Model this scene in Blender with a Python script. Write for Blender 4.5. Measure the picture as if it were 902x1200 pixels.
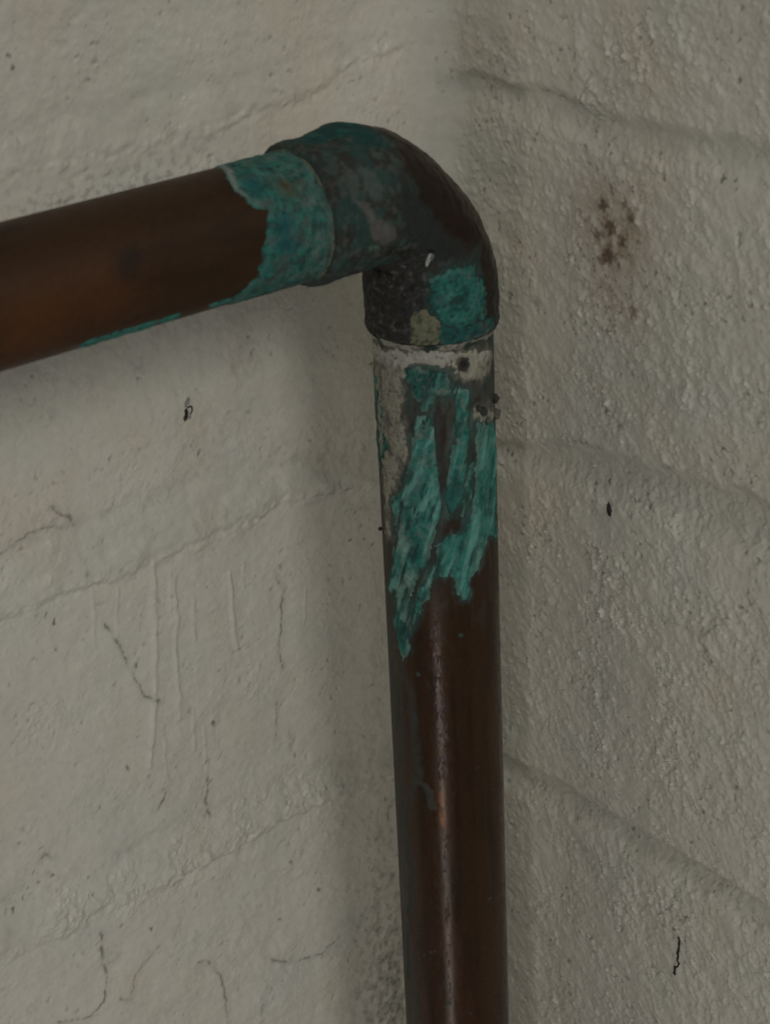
import bpy, math
import numpy as np
from mathutils import Matrix, Vector

for _o in list(bpy.data.objects):
    bpy.data.objects.remove(_o)
SC = bpy.context.scene
COL = SC.collection
MM = 0.001

# measurements in mm: (x,z) on the left wall, (y,z) on the right wall, (s,theta) along and round the pipe run
D = {
 'RB': 14.0,
 'a': 31.21,
 'b': 28.46,
 'zA': 64.99,
 'cam': {"R":[[0.78263,-0.62095,-0.04371],[-0.2994,-0.31394,-0.901],[0.54576,0.71824,-0.43161]],"C":[-250.93,-307.02,170.08],"lens":72.87},
 'rim_h': -15.25,
 'rim_v': 35.0,
 'LJ': [[[[-93.9,82.0],[-77.2,81.3],[-61.2,82.3],[-46.5,81.8],[-38.8,82.2],[-27.1,82.3],[-14.9,83.0]],[[-95.1,74.0],[-73.4,73.1],[-52.0,73.3],[-31.5,75.2],[-21.1,79.1],[-12.6,79.7]]],[[[-104.6,5.8],[-95.4,7.7],[-88.2,6.9],[-76.8,7.9],[-67.2,7.9],[-57.3,7.6],[-45.2,6.0],[-36.8,4.5],[-25.6,3.4]],[[-106.2,-5.9],[-94.6,-6.3],[-81.3,-6.4],[-69.6,-5.8],[-56.6,-5.9],[-46.0,-4.4],[-35.4,-4.7],[-26.6,-5.7],[-19.6,-6.4]]],[[[-114.4,-64.1],[-101.5,-65.9],[-89.3,-66.6],[-69.7,-65.6],[-55.0,-65.5],[-41.5,-66.4],[-27.9,-67.9]],[[-116.1,-76.5],[-110.2,-77.3],[-97.9,-77.5],[-69.8,-77.7],[-59.5,-76.4],[-48.9,-76.1],[-34.4,-76.3],[-23.8,-77.3]]]],
 'RJ': [[[[-1.9,74.8],[-17.1,75.3],[-29.1,75.4],[-40.2,74.7],[-51.8,74.0],[-61.0,74.4],[-71.3,74.9],[-81.1,75.1],[-85.0,74.9]],[[-1.7,69.4],[-29.0,70.0],[-51.9,69.0],[-71.5,69.5],[-85.2,69.3]]],[[[-17.4,1.4],[-29.1,4.0],[-42.3,7.9],[-51.8,9.3],[-64.2,10.3],[-80.2,12.0],[-88.0,12.0]],[[-18.3,-1.7],[-36.5,-0.9],[-50.9,0.7],[-58.7,1.0],[-72.7,-0.1],[-83.7,0.4],[-88.6,-0.2]]],[[[-16.3,-73.9],[-27.9,-73.0],[-40.8,-72.1],[-52.5,-72.8],[-62.5,-72.5],[-73.3,-72.2],[-82.9,-72.3],[-92.1,-72.5]],[[-16.2,-79.7],[-27.8,-78.9],[-40.8,-77.6],[-52.5,-78.0],[-62.6,-78.0],[-73.5,-77.8],[-83.1,-77.9],[-92.4,-78.2]]]],
 'Lcr': [[1.3,[[-93.1,11.5],[-91.4,9.6],[-90.1,8.8],[-88.3,6.1]]],[0.7,[[-104.6,5.8],[-101.3,7.2],[-98.0,8.0],[-93.8,7.8],[-90.4,6.5]]],[1.0,[[-84.8,-15.9],[-82.9,-20.3],[-81.8,-23.5],[-80.6,-27.2],[-79.8,-29.8],[-78.5,-33.8],[-74.8,-36.8]]],[1.0,[[-45.8,-19.3],[-44.2,-22.9],[-44.7,-26.4],[-45.5,-30.7],[-46.4,-36.4],[-45.8,-40.3]]],[0.7,[[-47.7,-47.8],[-48.4,-53.0],[-49.2,-58.4]]],[0.6,[[-45.5,-55.3],[-45.2,-60.6]]],[1.5,[[-76.1,-56.2],[-76.1,-58.2],[-78.0,-60.3]]],[1.1,[[-65.8,-57.9],[-65.8,-60.3],[-66.8,-63.6],[-65.7,-67.8]]],[1.2,[[-94.1,-82.1],[-94.3,-85.6],[-94.4,-89.4],[-93.6,-93.2],[-95.2,-99.3],[-98.8,-101.2],[-105.9,-98.7]]],[0.8,[[-81.4,-92.6],[-84.6,-94.6],[-87.3,-96.5],[-88.3,-99.9],[-89.2,-102.5],[-91.8,-100.2]]],[0.6,[[-93.1,-90.9],[-90.2,-89.6]]],[1.0,[[-72.2,-101.5],[-69.9,-102.0],[-68.6,-104.7],[-67.0,-108.3],[-66.5,-114.7],[-66.8,-120.5]]],[0.9,[[-36.4,-112.5],[-40.9,-115.2],[-47.6,-113.8],[-51.8,-111.6],[-55.8,-108.6]]],[1.3,[[-105.1,-60.2],[-103.8,-59.0],[-102.2,-60.8]]],[0.8,[[-35.8,-4.6],[-30.5,-5.4],[-25.8,-6.1]]],[0.5,[[-26.1,-11.2],[-21.8,-12.5]]],[0.6,[[-57.7,-119.8],[-58.3,-124.6]]],[0.5,[[-37.0,-6.1],[-34.4,-6.6]]]],
 'Ldr': [[1.0,[[-73.3,-6.7],[-74.5,-21.1],[-76.2,-34.9],[-77.9,-44.7],[-78.8,-49.8]]],[0.9,[[-69.2,-11.5],[-70.2,-26.5],[-70.7,-37.1],[-71.0,-42.1]]],[0.7,[[-65.5,-17.7],[-66.0,-26.2]]],[0.8,[[-70.0,-10.1],[-70.7,-20.6]]],[0.9,[[-56.4,-14.9],[-57.0,-23.8],[-56.5,-31.8]]],[0.6,[[-67.9,-41.6],[-68.4,-50.7]]],[0.5,[[-81.6,-9.2],[-82.6,-18.9]]],[0.6,[[-74.8,-42.0],[-75.1,-52.8]]],[0.5,[[-65.5,-45.9],[-66.1,-56.7]]],[0.5,[[-86.6,-7.4],[-87.6,-19.8]]],[0.5,[[-53.4,-13.7],[-53.7,-19.3]]],[0.5,[[-38.8,-24.7],[-39.8,-32.2]]]],
 'Lci': [[1.1,1.0,-72.0,-95.0],[1.8,0.5,-76.7,-91.5],[1.3,1.0,-72.3,-102.6],[1.6,0.7,-110.8,-93.0],[1.9,0.5,-91.8,-88.3],[1.8,0.45,-98.3,-82.5],[1.1,0.7,-78.7,91.1],[0.8,0.6,-82.5,87.0],[1.0,0.5,-66.6,87.0],[0.9,0.5,-58.1,94.8],[0.8,0.6,-72.6,33.5],[0.8,0.5,-56.8,18.8],[0.7,0.5,-82.6,34.3],[1.2,0.5,-51.3,27.2],[1.4,0.8,-32.8,-0.9]],
 'Lsp': [[0.8,-90.2,91.2],[0.5,-90.6,93.2],[0.6,-63.4,-46.2],[0.5,-95.3,-68.7],[0.6,-102.8,-64.5],[0.7,-40.8,-98.0],[0.9,-112.0,-68.2],[0.6,-83.1,-87.2],[0.5,-95.6,-11.3],[0.6,-95.9,-16.6],[0.4,-62.1,-15.5],[0.45,-61.1,12.7],[0.5,-21.2,-20.7],[0.45,-25.5,-33.5],[0.5,-83.8,-48.1],[0.5,-97.3,-9.2],[0.4,-51.3,-100.7],[0.5,-47.4,-87.7],[0.5,-95.0,-72.7],[0.5,-109.4,-67.1],[0.6,-76.4,-78.6],[0.4,-27.0,-17.7],[0.4,-26.6,-73.9],[0.5,-21.7,-82.7],[0.5,-20.8,-88.7],[0.6,-23.6,-125.0],[0.6,-79.4,-26.7]],
 'Lsmudge': [[2.0,0.8,-72.7,33.3],[2.5,0.6,-49.6,26.7],[4,0.5,-48.3,29.8],[3,0.5,-83.5,32.9],[3,0.4,-90.9,30.1],[5,0.5,-28.8,4.4],[2.5,0.6,-33.3,1.1],[6,0.4,-59.9,11.3],[3,0.5,-42.2,6.7],[4,0.35,-38.3,79.9],[3,0.35,-48.8,77.3],[3,0.3,-75.9,81.1],[4,0.5,-97.0,10.3],[3,0.5,-90.1,8.8]],
 'Rrust': [[1.3,1.0,-47.9,53.6],[1.1,1.0,-45.9,57.1],[1.2,0.9,-53.1,56.3],[1.5,1.0,-47.3,47.8],[1.0,0.9,-50.8,51.0],[0.9,0.8,-45.7,46.4],[1.0,0.8,-44.6,51.2],[0.7,0.6,-48.3,60.5],[0.9,0.7,-53.9,38.8],[0.7,0.4,-46.9,32.8],[0.6,0.5,-36.8,45.5],[0.6,0.4,-38.1,56.7],[0.5,0.5,-50.1,46.5],[0.6,0.6,-42.3,53.4],[0.8,0.7,-51.3,58.3],[0.5,0.5,-55.3,52.1],[0.5,0.5,-53.4,49.2],[0.5,0.5,-40.1,54.2],[1.0,0.25,-27.9,34.2],[0.5,0.6,-47.3,33.1],[0.6,0.5,-50.4,15.0],[0.9,0.3,-48.3,17.3]],
 'Rhalo': [[9,0.6,-47.9,53.1],[5,0.5,-52.3,51.4],[5,0.35,-47.3,41.2],[4,0.25,-53.5,37.9],[5,0.2,-42.3,58.7],[5,0.22,-12.4,79.7],[4,0.2,-22.1,83.5]],
 'Rsp': [[0.7,-74.5,68.0],[0.5,-77.2,68.0],[0.5,-77.8,66.6],[0.5,-32.8,91.6],[0.5,-9.7,85.3],[0.7,-1.7,59.0],[0.7,-43.0,0.5],[0.6,-46.5,1.9],[0.9,-58.2,1.1],[0.6,-17.6,-0.8],[0.8,-19.1,-0.8],[0.7,-82.6,-49.7],[0.6,-70.2,-86.7],[0.6,-53.4,-119.4],[0.4,-17.8,-50.2],[0.5,-74.3,-59.4],[0.4,-76.7,-77.3],[0.5,-22.9,7.3],[0.6,-54.7,-75.8],[0.5,-53.0,-74.9],[0.5,-38.1,31.3],[0.4,-1.0,61.2],[0.4,-44.7,-97.4],[0.45,-49.9,-95.6]],
 'Rcr': [[1.2,[[-1.0,72.0],[-0.4,69.2],[0.6,66.0]]],[0.8,[[-78.9,-14.2],[-76.0,-16.9],[-73.5,-19.8],[-72.7,-21.9],[-73.6,-23.7],[-75.2,-25.3]]],[0.5,[[-62.4,-20.4],[-67.8,-20.8],[-72.2,-21.0]]],[0.6,[[-29.1,4.8],[-35.1,7.8],[-42.3,9.1]]],[0.7,[[-28.9,75.2],[-35.7,74.3],[-42.4,74.6]]],[1.0,[[-61.3,-115.9],[-62.6,-117.8]]],[0.7,[[-16.5,-108.1],[-18.8,-108.8]]],[0.5,[[-62.3,-88.8],[-64.7,-89.1]]]],
 'Rbl': [[-78.8,-12.9],[-74.3,-16.9],[-72.0,-21.8],[-74.6,-25.9],[-80.0,-27.6],[-89.8,-26.1],[-89.0,-9.6]],
 'Rci': [[1.3,1.0,-39.5,-85.6],[1.5,0.3,-27.9,34.2],[1.2,0.4,-64.0,18.4],[1.2,0.4,-66.0,7.1]],
 'Rbump': [[14,0.8,-48.2,-22.0],[9,0.7,-44.6,-15.8],[10,1.0,-51.9,85.8],[8,0.9,-44.6,77.1],[9,0.6,-61.3,80.0],[10,0.6,-65.8,59.9],[8,0.5,-74.0,54.1],[11,0.5,-57.9,34.1],[10,0.6,-64.0,-52.0],[10,0.7,-42.1,-58.1],[9,0.5,-66.7,25.1],[10,0.5,-83.1,-24.5],[12,0.35,-44.7,-101.8],[9,0.5,-76.2,-78.0],[8,0.5,-79.8,77.5],[8,0.4,-6.9,67.4]],
 'Lbump': [[8,1.0,-100.4,-72.5],[8,1.0,-86.8,-74.0],[8,1.0,-72.4,-73.6],[8,1.0,-57.4,-73.1],[8,1.0,-41.9,-72.6],[6,0.8,-33.5,-82.9],[7,0.7,-100.7,-31.3],[8,0.5,-93.4,10.8],[9,0.5,-77.3,8.9],[7,0.5,-94.7,0.8],[6,0.6,-6.3,82.1],[8,0.5,-8.9,71.2],[7,0.4,-52.5,-41.2]],
 'Hteal': [[-27.5,-0.244],[-30.05,0.356],[-30.65,0.644],[-29.15,0.896],[-26.45,1.004],[-27.8,1.268],[-29.45,1.592],[-29.9,1.964],[-32.3,2.252],[-33.95,2.348]],
 'Hblue': [[-26.9,0.56,3.0],[-24.5,1.292,3.2],[-25.7,1.532,2.5],[-23.3,1.664,2.0]],
 'Hbrown': [[-21.35,0.824,1.6],[-21.35,0.704,1.2]],
 'Hdark': [[-54.2,1.256,2.5],[-41.3,2.648,1.6],[-52.4,1.16,1.4]],
 'Hwarm': [[-68.75,1.712,7],[-58.1,1.64,7],[-74.6,1.82,6]],
 'Hedge': [[-59.45,2.468,1.6],[-55.1,2.42,2.0],[-50.15,2.456,1.8],[-45.5,2.408,1.3],[-35.45,2.288,2.0]],
 'E': {"teal_top":[[-14.5,-0.052],[-6.7,-0.268],[0.2,-0.232],[0.35,0.26],[-1.15,0.644],[-4.45,0.572],[-6.7,0.272],[-13.3,0.212]],"brown":[[1.25,0.524],[3.95,0.752],[8.9,1.124],[17.45,1.16],[20.15,1.112],[18.2,1.304],[17.0,1.64],[9.65,1.784],[2.6,1.448],[1.1,1.016]],"brown2":[[18.5,1.136],[20.6,1.1],[32.75,1.136],[33.2,1.328],[24.2,1.352],[20.45,1.412]],"greyteal":[[-7.45,0.8],[-5.95,0.86],[-4.9,1.148],[-5.2,1.328],[-7.0,1.34],[-8.35,1.124]],"greyteal2":[[-10.45,0.68],[-8.65,0.836],[-9.4,1.196],[-11.05,1.268],[-11.8,0.98]],"pale":[[-10.9,1.208],[-8.35,1.316],[-6.7,1.556],[-3.1,1.748],[-1.9,1.928],[-5.5,1.964],[-8.05,1.796],[-8.8,1.532]],"tealdot":[[-8.2,1.94],[-5.8,1.988],[-5.35,2.108],[-7.6,2.048]],"tar":[[-9.7,1.988],[8.0,2.264],[19.1,2.3],[25.85,2.276],[28.4,2.528],[33.65,2.588],[35.0,2.936],[34.85,3.692]],"teal":[[22.1,2.264],[20.0,1.868],[21.05,1.532],[23.9,1.436],[30.65,1.34],[32.15,1.628],[31.85,1.904],[30.35,2.156],[27.05,2.276],[24.65,2.312]],"tealdim":[[30.95,2.144],[31.85,1.904],[32.0,1.556],[31.85,1.184],[34.4,1.172],[35.0,1.628],[34.7,2.108],[33.5,2.18]],"yellow":[[28.7,2.552],[27.8,2.324],[30.35,2.156],[34.25,2.144],[34.55,2.396],[33.95,2.588]],"slate":[[-0.4,0.884],[1.55,1.292],[9.65,1.784],[16.55,1.688],[18.2,2.06],[10.85,2.228],[0.5,2.108],[-2.2,1.424]]},
 'fleck': [14.15,2.204],
 'Edots': [[26.0,2.252,1.0],[29.15,2.312,0.9],[25.4,1.82,0.8]],
 'V': {"pale":[[37.65,3.704],[36.3,3.044],[35.85,2.216],[37.95,1.148],[40.8,0.932],[43.35,1.112],[43.5,1.328],[42.75,1.712],[41.1,1.916],[39.45,2.012],[38.55,2.372],[39.6,2.684],[43.5,2.78],[48.45,2.852],[53.1,2.696],[58.2,2.756],[64.65,3.044],[66.6,3.2],[75.15,3.224],[76.05,3.44],[64.35,3.44],[55.95,3.524],[48.6,3.584],[43.05,3.704]],"pale2":[[48.15,1.58],[48.6,1.196],[50.7,0.92],[53.25,0.992],[51.6,1.484],[49.65,1.64]],"tealedge":[[42.45,3.704],[42.9,3.392],[49.05,3.224],[55.05,3.176],[61.5,3.356],[60.45,3.68],[51.0,3.704]],"tealA":[[48.6,2.564],[48.45,2.348],[54.0,2.288],[58.95,2.288],[62.7,2.24],[67.2,2.216],[71.7,2.312],[76.95,2.42],[81.15,2.672],[86.25,2.84],[97.95,2.9],[100.35,3.056],[96.0,3.224],[87.75,3.248],[86.55,3.38],[75.9,3.104],[67.05,3.152],[62.85,2.84],[58.2,2.732],[52.95,2.624]],"tealA2":[[78.75,2.408],[80.7,2.348],[86.25,2.516],[89.85,2.672],[93.6,2.828],[91.65,2.864],[83.55,2.6]],"tealB":[[39.75,2.72],[39.15,2.372],[40.2,2.0],[44.55,2.0],[45.45,2.204],[47.25,2.444],[44.4,2.624]],"tealC":[[43.65,1.88],[44.1,1.712],[53.7,1.688],[59.85,1.748],[65.85,1.892],[68.55,2.06],[66.0,2.144],[60.45,2.072],[53.85,1.94]],"tealC2":[[59.7,1.712],[59.25,1.64],[66.3,1.7],[70.35,1.832],[69.0,1.892]],"tealD":[[51.45,1.508],[52.8,1.028],[60.9,0.908],[68.4,0.956],[76.95,1.004],[74.7,1.304],[78.75,1.484],[82.2,1.748],[86.4,1.82],[86.55,1.892],[84.15,1.976],[81.15,2.024],[80.7,2.3],[74.55,2.324],[72.9,2.12],[72.3,1.82],[69.0,1.676],[63.0,1.568]],"gap":[[43.95,2.288],[44.7,2.072],[52.95,2.084],[61.65,2.156],[64.05,2.204],[61.5,2.252],[56.55,2.288],[51.6,2.324]],"grey":[[37.5,3.056],[37.95,2.744],[47.85,2.84],[53.85,2.996],[46.8,3.104]]},
 'pit': [39.45,1.736],
 'Vslate': [[102.3,3.104],[104.1,3.032],[107.7,2.888],[113.1,2.852],[120.45,2.888],[125.25,2.84],[132.15,3.056],[138.75,3.2],[145.35,3.152],[151.65,3.068],[161.25,3.224],[169.8,3.32],[178.65,3.416]],
 'Vslate2': [[127.2,2.888],[127.65,2.72],[129.3,2.6],[132.45,2.588]],
 'Vpurple': [[92.1,2.408],[98.25,2.396],[105.15,2.372],[112.8,2.348],[119.25,2.312],[125.7,2.384]],
 'Vorange': [[126.45,2.384],[131.55,2.408],[136.35,2.408]],
 'Vpale_top': [[82.05,2.384],[87.45,2.408],[95.55,2.444]],
 'Vdots': [[156.6,1.508,0.7],[180.6,2.42,0.8],[102.6,2.732,0.9],[93.9,1.952,0.8],[169.5,2.852,0.4],[168.3,2.72,0.4],[167.85,2.648,0.35],[183.6,2.0,0.4],[124.2,1.712,0.35],[111.75,3.152,0.5],[158.4,3.176,0.4]],
 'Vlumps': [[49.05,1.028,0.8],[52.2,1.004,1.0],[49.5,1.376,1.2],[51.75,1.256,0.9],[48.45,1.496,0.9],[50.1,1.124,0.7],[48.9,2.132,0.5],[35.25,1.868,0.8],[75.6,3.74,0.6],[27.75,3.512,0.5]],
 'deb': {"insect":[-63.1,21.7],"strand":[[-68.4,-92.4],[-68.7,-94.8],[-68.1,-97.7],[-68.4,-99.7],[-67.9,-102.1]],"flake":[[-47.4,-1.9],[-48.6,-4.1]],"thread":[[-62.8,24.4],[-63.4,19.9]]},
}

# ------------------------------------------------------------------ camera
_R, _C = D['cam']['R'], D['cam']['C']
cam = bpy.data.cameras.new('camera')
cam.sensor_fit = 'VERTICAL'
cam.sensor_height = 36.0
cam.lens = D['cam']['lens']
cam.clip_start, cam.clip_end = 0.01, 20.0
cam.dof.use_dof = True
cam.dof.focus_distance = 0.415
cam.dof.aperture_fstop = 34.0
cam_o = bpy.data.objects.new('camera', cam)
COL.objects.link(cam_o)
cam_o.matrix_world = Matrix((
    (_R[0][0], -_R[1][0], -_R[2][0], _C[0] * MM),
    (_R[0][1], -_R[1][1], -_R[2][1], _C[1] * MM),
    (_R[0][2], -_R[1][2], -_R[2][2], _C[2] * MM),
    (0, 0, 0, 1)))
SC.camera = cam_o

# ------------------------------------------------------------------ dim surroundings, lamps, exposure
W = bpy.data.worlds.new('World')
SC.world = W
W.use_nodes = True
W.node_tree.nodes['Background'].inputs[0].default_value = (0.95, 0.97, 1.0, 1)
W.node_tree.nodes['Background'].inputs[1].default_value = 0.15


def lamp(name, loc, target, sx, sy, power, colour):
    li = bpy.data.lights.new(name, 'AREA')
    li.shape = 'RECTANGLE'
    li.size, li.size_y = sx, sy
    li.energy = power
    li.color = colour
    o = bpy.data.objects.new(name, li)
    COL.objects.link(o)
    o.location = loc
    o.rotation_euler = (Vector(target) - Vector(loc)).to_track_quat('-Z', 'Y').to_euler()
    return o


# soft window light coming square onto the left wall from high up, grazing the right wall
lamp('window_lamp', (-0.13, -1.40, 0.90), (-0.03, 0.0, -0.02), 0.42, 0.42, 3.9, (1.0, 0.985, 0.95))
# broad weak fill, added over the left shoulder to model the right wall's relief
lamp('fill_lamp', (-0.62, -0.78, 0.72), (-0.03, -0.03, 0.0), 0.40, 0.40, 1.3, (1.0, 0.975, 0.93))
# low glow off the floor by the door: draws the streak down the upright pipe
lamp('floor_glow_lamp', (-0.88, -0.68, -0.92), (-0.028, -0.031, -0.08), 0.08, 0.62, 1.6, (1.0, 0.95, 0.88))

SC.view_settings.view_transform = 'Standard'
SC.view_settings.look = 'None'
SC.view_settings.exposure = -0.06
SC.view_settings.gamma = 1.0
SC.view_settings.use_curve_mapping = False
SC.cycles.use_denoising = True


# ------------------------------------------------------------------ numeric helpers
def _tables(seed):
    rs = np.random.RandomState(seed)
    return rs.permutation(512), rs.uniform(0, 2 * np.pi, 512), rs.normal(size=(512, 3))


_TAB = {}


def _tab(seed):
    if seed not in _TAB:
        p, a, g = _tables(seed)
        g = g / np.linalg.norm(g, axis=1)[:, None]
        _TAB[seed] = (p, np.cos(a), np.sin(a), g)
    return _TAB[seed]


def noise2(x, y, seed=0):
    p, gx, gy, _ = _tab(seed)
    xi, yi = np.floor(x).astype(np.int64), np.floor(y).astype(np.int64)
    fx, fy = x - xi, y - yi
    u, v = fx**3 * (fx * (fx * 6 - 15) + 10), fy**3 * (fy * (fy * 6 - 15) + 10)

    def g(i, j):
        h = p[(p[(xi + i) & 511] + yi + j) & 511]
        return gx[h] * (fx - i) + gy[h] * (fy - j)
    a = g(0, 0) * (1 - u) + g(1, 0) * u
    b = g(0, 1) * (1 - u) + g(1, 1) * u
    return (a * (1 - v) + b * v) * 1.4


def fbm2(x, y, octaves=4, seed=0, gain=0.5):
    r, amp, tot = 0.0, 1.0, 0.0
    for k in range(octaves):
        r = r + amp * noise2(x * 2.03**k + 17.3 * k, y * 2.03**k - 9.1 * k, seed + k)
        tot += amp
        amp *= gain
    return r / tot * 1.5


def noise3(q, seed=0):
    p, _, _, gr = _tab(seed)
    qi = np.floor(q).astype(np.int64)
    f = q - qi
    w = f**3 * (f * (f * 6 - 15) + 10)
    r = 0.0
    for i in (0, 1):
        wi = w[:, 0] if i else 1 - w[:, 0]
        for j in (0, 1):
            wj = w[:, 1] if j else 1 - w[:, 1]
            for k in (0, 1):
                wk = w[:, 2] if k else 1 - w[:, 2]
                h = p[(p[(p[(qi[:, 0] + i) & 511] + qi[:, 1] + j) & 511] + qi[:, 2] + k) & 511]
                d = gr[h, 0] * (f[:, 0] - i) + gr[h, 1] * (f[:, 1] - j) + gr[h, 2] * (f[:, 2] - k)
                r = r + wi * wj * wk * d
    return r * 1.5


def fbm3(q, octaves=4, seed=0, gain=0.5):
    r, amp, tot = 0.0, 1.0, 0.0
    for k in range(octaves):
        r = r + amp * noise3(q * 2.03**k + 13.7 * k, seed + k)
        tot += amp
        amp *= gain
    return r / tot * 1.5


def ss(a, b, x):
    t = np.clip((x - a) / (b - a), 0, 1)
    return t * t * (3 - 2 * t)


def poly_sd(x, y, pts):
    """signed distance to a polygon, positive inside"""
    pts = np.asarray(pts, float)
    d = np.full(x.shape, 1e9)
    inside = np.zeros(x.shape, bool)
    n = len(pts)
    for i in range(n):
        ax, ay = pts[i]
        bx, by = pts[(i + 1) % n]
        ex, ey = bx - ax, by - ay
        t = np.clip(((x - ax) * ex + (y - ay) * ey) / (ex * ex + ey * ey + 1e-12), 0, 1)
        d = np.minimum(d, (x - ax - t * ex)**2 + (y - ay - t * ey)**2)
        if ay != by:
            c = ((ay > y) != (by > y)) & (x < (bx - ax) * (y - ay) / (by - ay) + ax)
            inside ^= c
    d = np.sqrt(d)
    return np.where(inside, d, -d)


def line_d(x, y, pts):
    """distance to a polyline"""
    pts = np.asarray(pts, float)
    d = np.full(x.shape, 1e9)
    for (ax, ay), (bx, by) in zip(pts[:-1], pts[1:]):
        ex, ey = bx - ax, by - ay
        t = np.clip(((x - ax) * ex + (y - ay) * ey) / (ex * ex + ey * ey + 1e-12), 0, 1)
        d = np.minimum(d, (x - ax - t * ex)**2 + (y - ay - t * ey)**2)
    return np.sqrt(d)


def mix(c, col, m):
    """lay colour col (3-tuple or N x 3) over c by mask m"""
    return c + (np.asarray(col) - c) * m[:, None]


# ------------------------------------------------------------------ mesh helpers
def build(name, verts, quads, mat, parent=None, attrs=None, normals=None, tris=None):
    me = bpy.data.meshes.new(name)
    verts = np.ascontiguousarray(verts, np.float32) * MM
    quads = np.ascontiguousarray(quads, np.int32).reshape(-1, 4)
    nt = 0 if tris is None else len(tris)
    me.vertices.add(len(verts))
    me.vertices.foreach_set('co', verts.ravel())
    nl = len(quads) * 4 + nt * 3
    me.loops.add(nl)
    idx = quads.ravel()
    starts = np.arange(0, len(quads) * 4, 4, dtype=np.int32)
    if nt:
        idx = np.concatenate([idx, np.asarray(tris, np.int32).ravel()])
        starts = np.concatenate([starts, len(quads) * 4 + np.arange(0, nt * 3, 3, dtype=np.int32)])
    me.loops.foreach_set('vertex_index', idx.astype(np.int32))
    me.polygons.add(len(starts))
    me.polygons.foreach_set('loop_start', starts)
    me.polygons.foreach_set('use_smooth', np.ones(len(starts), bool))
    me.update(calc_edges=True)
    me.validate()
    for k, v in (attrs or {}).items():
        v = np.asarray(v, np.float32)
        if v.ndim == 2:
            a = me.attributes.new(k, 'FLOAT_COLOR', 'POINT')
            a.data.foreach_set('color', np.column_stack([v, np.ones(len(v), np.float32)]).astype(np.float32).ravel())
        else:
            a = me.attributes.new(k, 'FLOAT', 'POINT')
            a.data.foreach_set('value', v)
    if normals is not None:
        me.normals_split_custom_set_from_vertices(np.asarray(normals, np.float32).tolist())
    if mat:
        me.materials.append(mat)
    o = bpy.data.objects.new(name, me)
    COL.objects.link(o)
    o.parent = parent
    return o


def tag(o, label=None, category=None, kind=None, group=None):
    for k, v in (('label', label), ('category', category), ('kind', kind), ('group', group)):
        if v:
            o[k] = v
    return o


def empty(name, loc):
    o = bpy.data.objects.new(name, None)
    COL.objects.link(o)
    o.location = loc
    o.empty_display_size = 0.01
    return o


# ------------------------------------------------------------------ materials
def surface(name, rough=None, metal=None, spec=0.5, bump=(), tint=0.0, tint_scale=600.0):
    """Principled surface: colour, roughness and metalness come from the mesh, fine grain from noise nodes"""
    m = bpy.data.materials.new(name)
    m.use_nodes = True
    nt = m.node_tree
    N, Lk = nt.nodes, nt.links
    b = N['Principled BSDF']
    b.inputs['Specular IOR Level'].default_value = spec
    at = N.new('ShaderNodeAttribute')
    at.attribute_name = 'col'
    co = N.new('ShaderNodeTexCoord')
    col_out = at.outputs['Color']
    if tint:
        n = N.new('ShaderNodeTexNoise')
        n.inputs['Scale'].default_value = tint_scale
        n.inputs['Detail'].default_value = 5
        n.inputs['Roughness'].default_value = 0.65
        Lk.new(co.outputs['Object'], n.inputs['Vector'])
        r = N.new('ShaderNodeMapRange')
        r.inputs['From Min'].default_value, r.inputs['From Max'].default_value = 0.3, 0.7
        r.inputs['To Min'].default_value, r.inputs['To Max'].default_value = 1 - tint, 1 + tint
        Lk.new(n.outputs['Fac'], r.inputs['Value'])
        v = N.new('ShaderNodeVectorMath')
        v.operation = 'SCALE'
        Lk.new(col_out, v.inputs[0])
        Lk.new(r.outputs['Result'], v.inputs['Scale'])
        col_out = v.outputs['Vector']
    Lk.new(col_out, b.inputs['Base Color'])
    for key, val in (('Roughness', rough), ('Metallic', metal)):
        if val is None:
            a = N.new('ShaderNodeAttribute')
            a.attribute_name = key.lower()
            Lk.new(a.outputs['Fac'], b.inputs[key])
        else:
            b.inputs[key].default_value = val
    prev = None
    for scale, dist, detail in bump:
        n = N.new('ShaderNodeTexNoise')
        n.inputs['Scale'].default_value = scale
        n.inputs['Detail'].default_value = detail
        n.inputs['Roughness'].default_value = 0.6
        Lk.new(co.outputs['Object'], n.inputs['Vector'])
        bp = N.new('ShaderNodeBump')
        bp.inputs['Strength'].default_value = 1.0
        bp.inputs['Distance'].default_value = dist
        Lk.new(n.outputs['Fac'], bp.inputs['Height'])
        if prev:
            Lk.new(prev.outputs['Normal'], bp.inputs['Normal'])
        prev = bp
    if prev:
        Lk.new(prev.outputs['Normal'], b.inputs['Normal'])
    return m


M_PAINT = surface('old_wall_paint', rough=0.36, metal=0.0, spec=0.5, bump=((900, 0.00006, 4), (2600, 0.00002, 2)), tint=0.05)
M_COPPER = surface('tarnished_copper', spec=0.32, bump=((2200, 0.000018, 3),), tint=0.16, tint_scale=900)
M_CRUST = surface('verdigris', rough=0.85, metal=0.0, spec=0.25, bump=((1300, 0.00016, 5),), tint=0.22, tint_scale=1100)
M_DEBRIS = surface('dark_debris', rough=0.7, metal=0.0, spec=0.3, tint=0.3, tint_scale=2000)

# ------------------------------------------------------------------ walls
RF = 9.0          # radius of the paint-filled corner
PAINT = np.array((0.73, 0.698, 0.592))


def axis(fine0, fine1, lo, hi, step):
    f = np.linspace(fine0, fine1, int(round((fine1 - fine0) / step)) + 1)
    out, s, v = [], step, fine0
    while v > lo:
        s *= 1.25
        v -= s
        out.append(v)
    up, s, v = [], step, fine1
    while v < hi:
        s *= 1.25
        v += s
        up.append(v)
    return np.concatenate([out[::-1], f, up])


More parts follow.
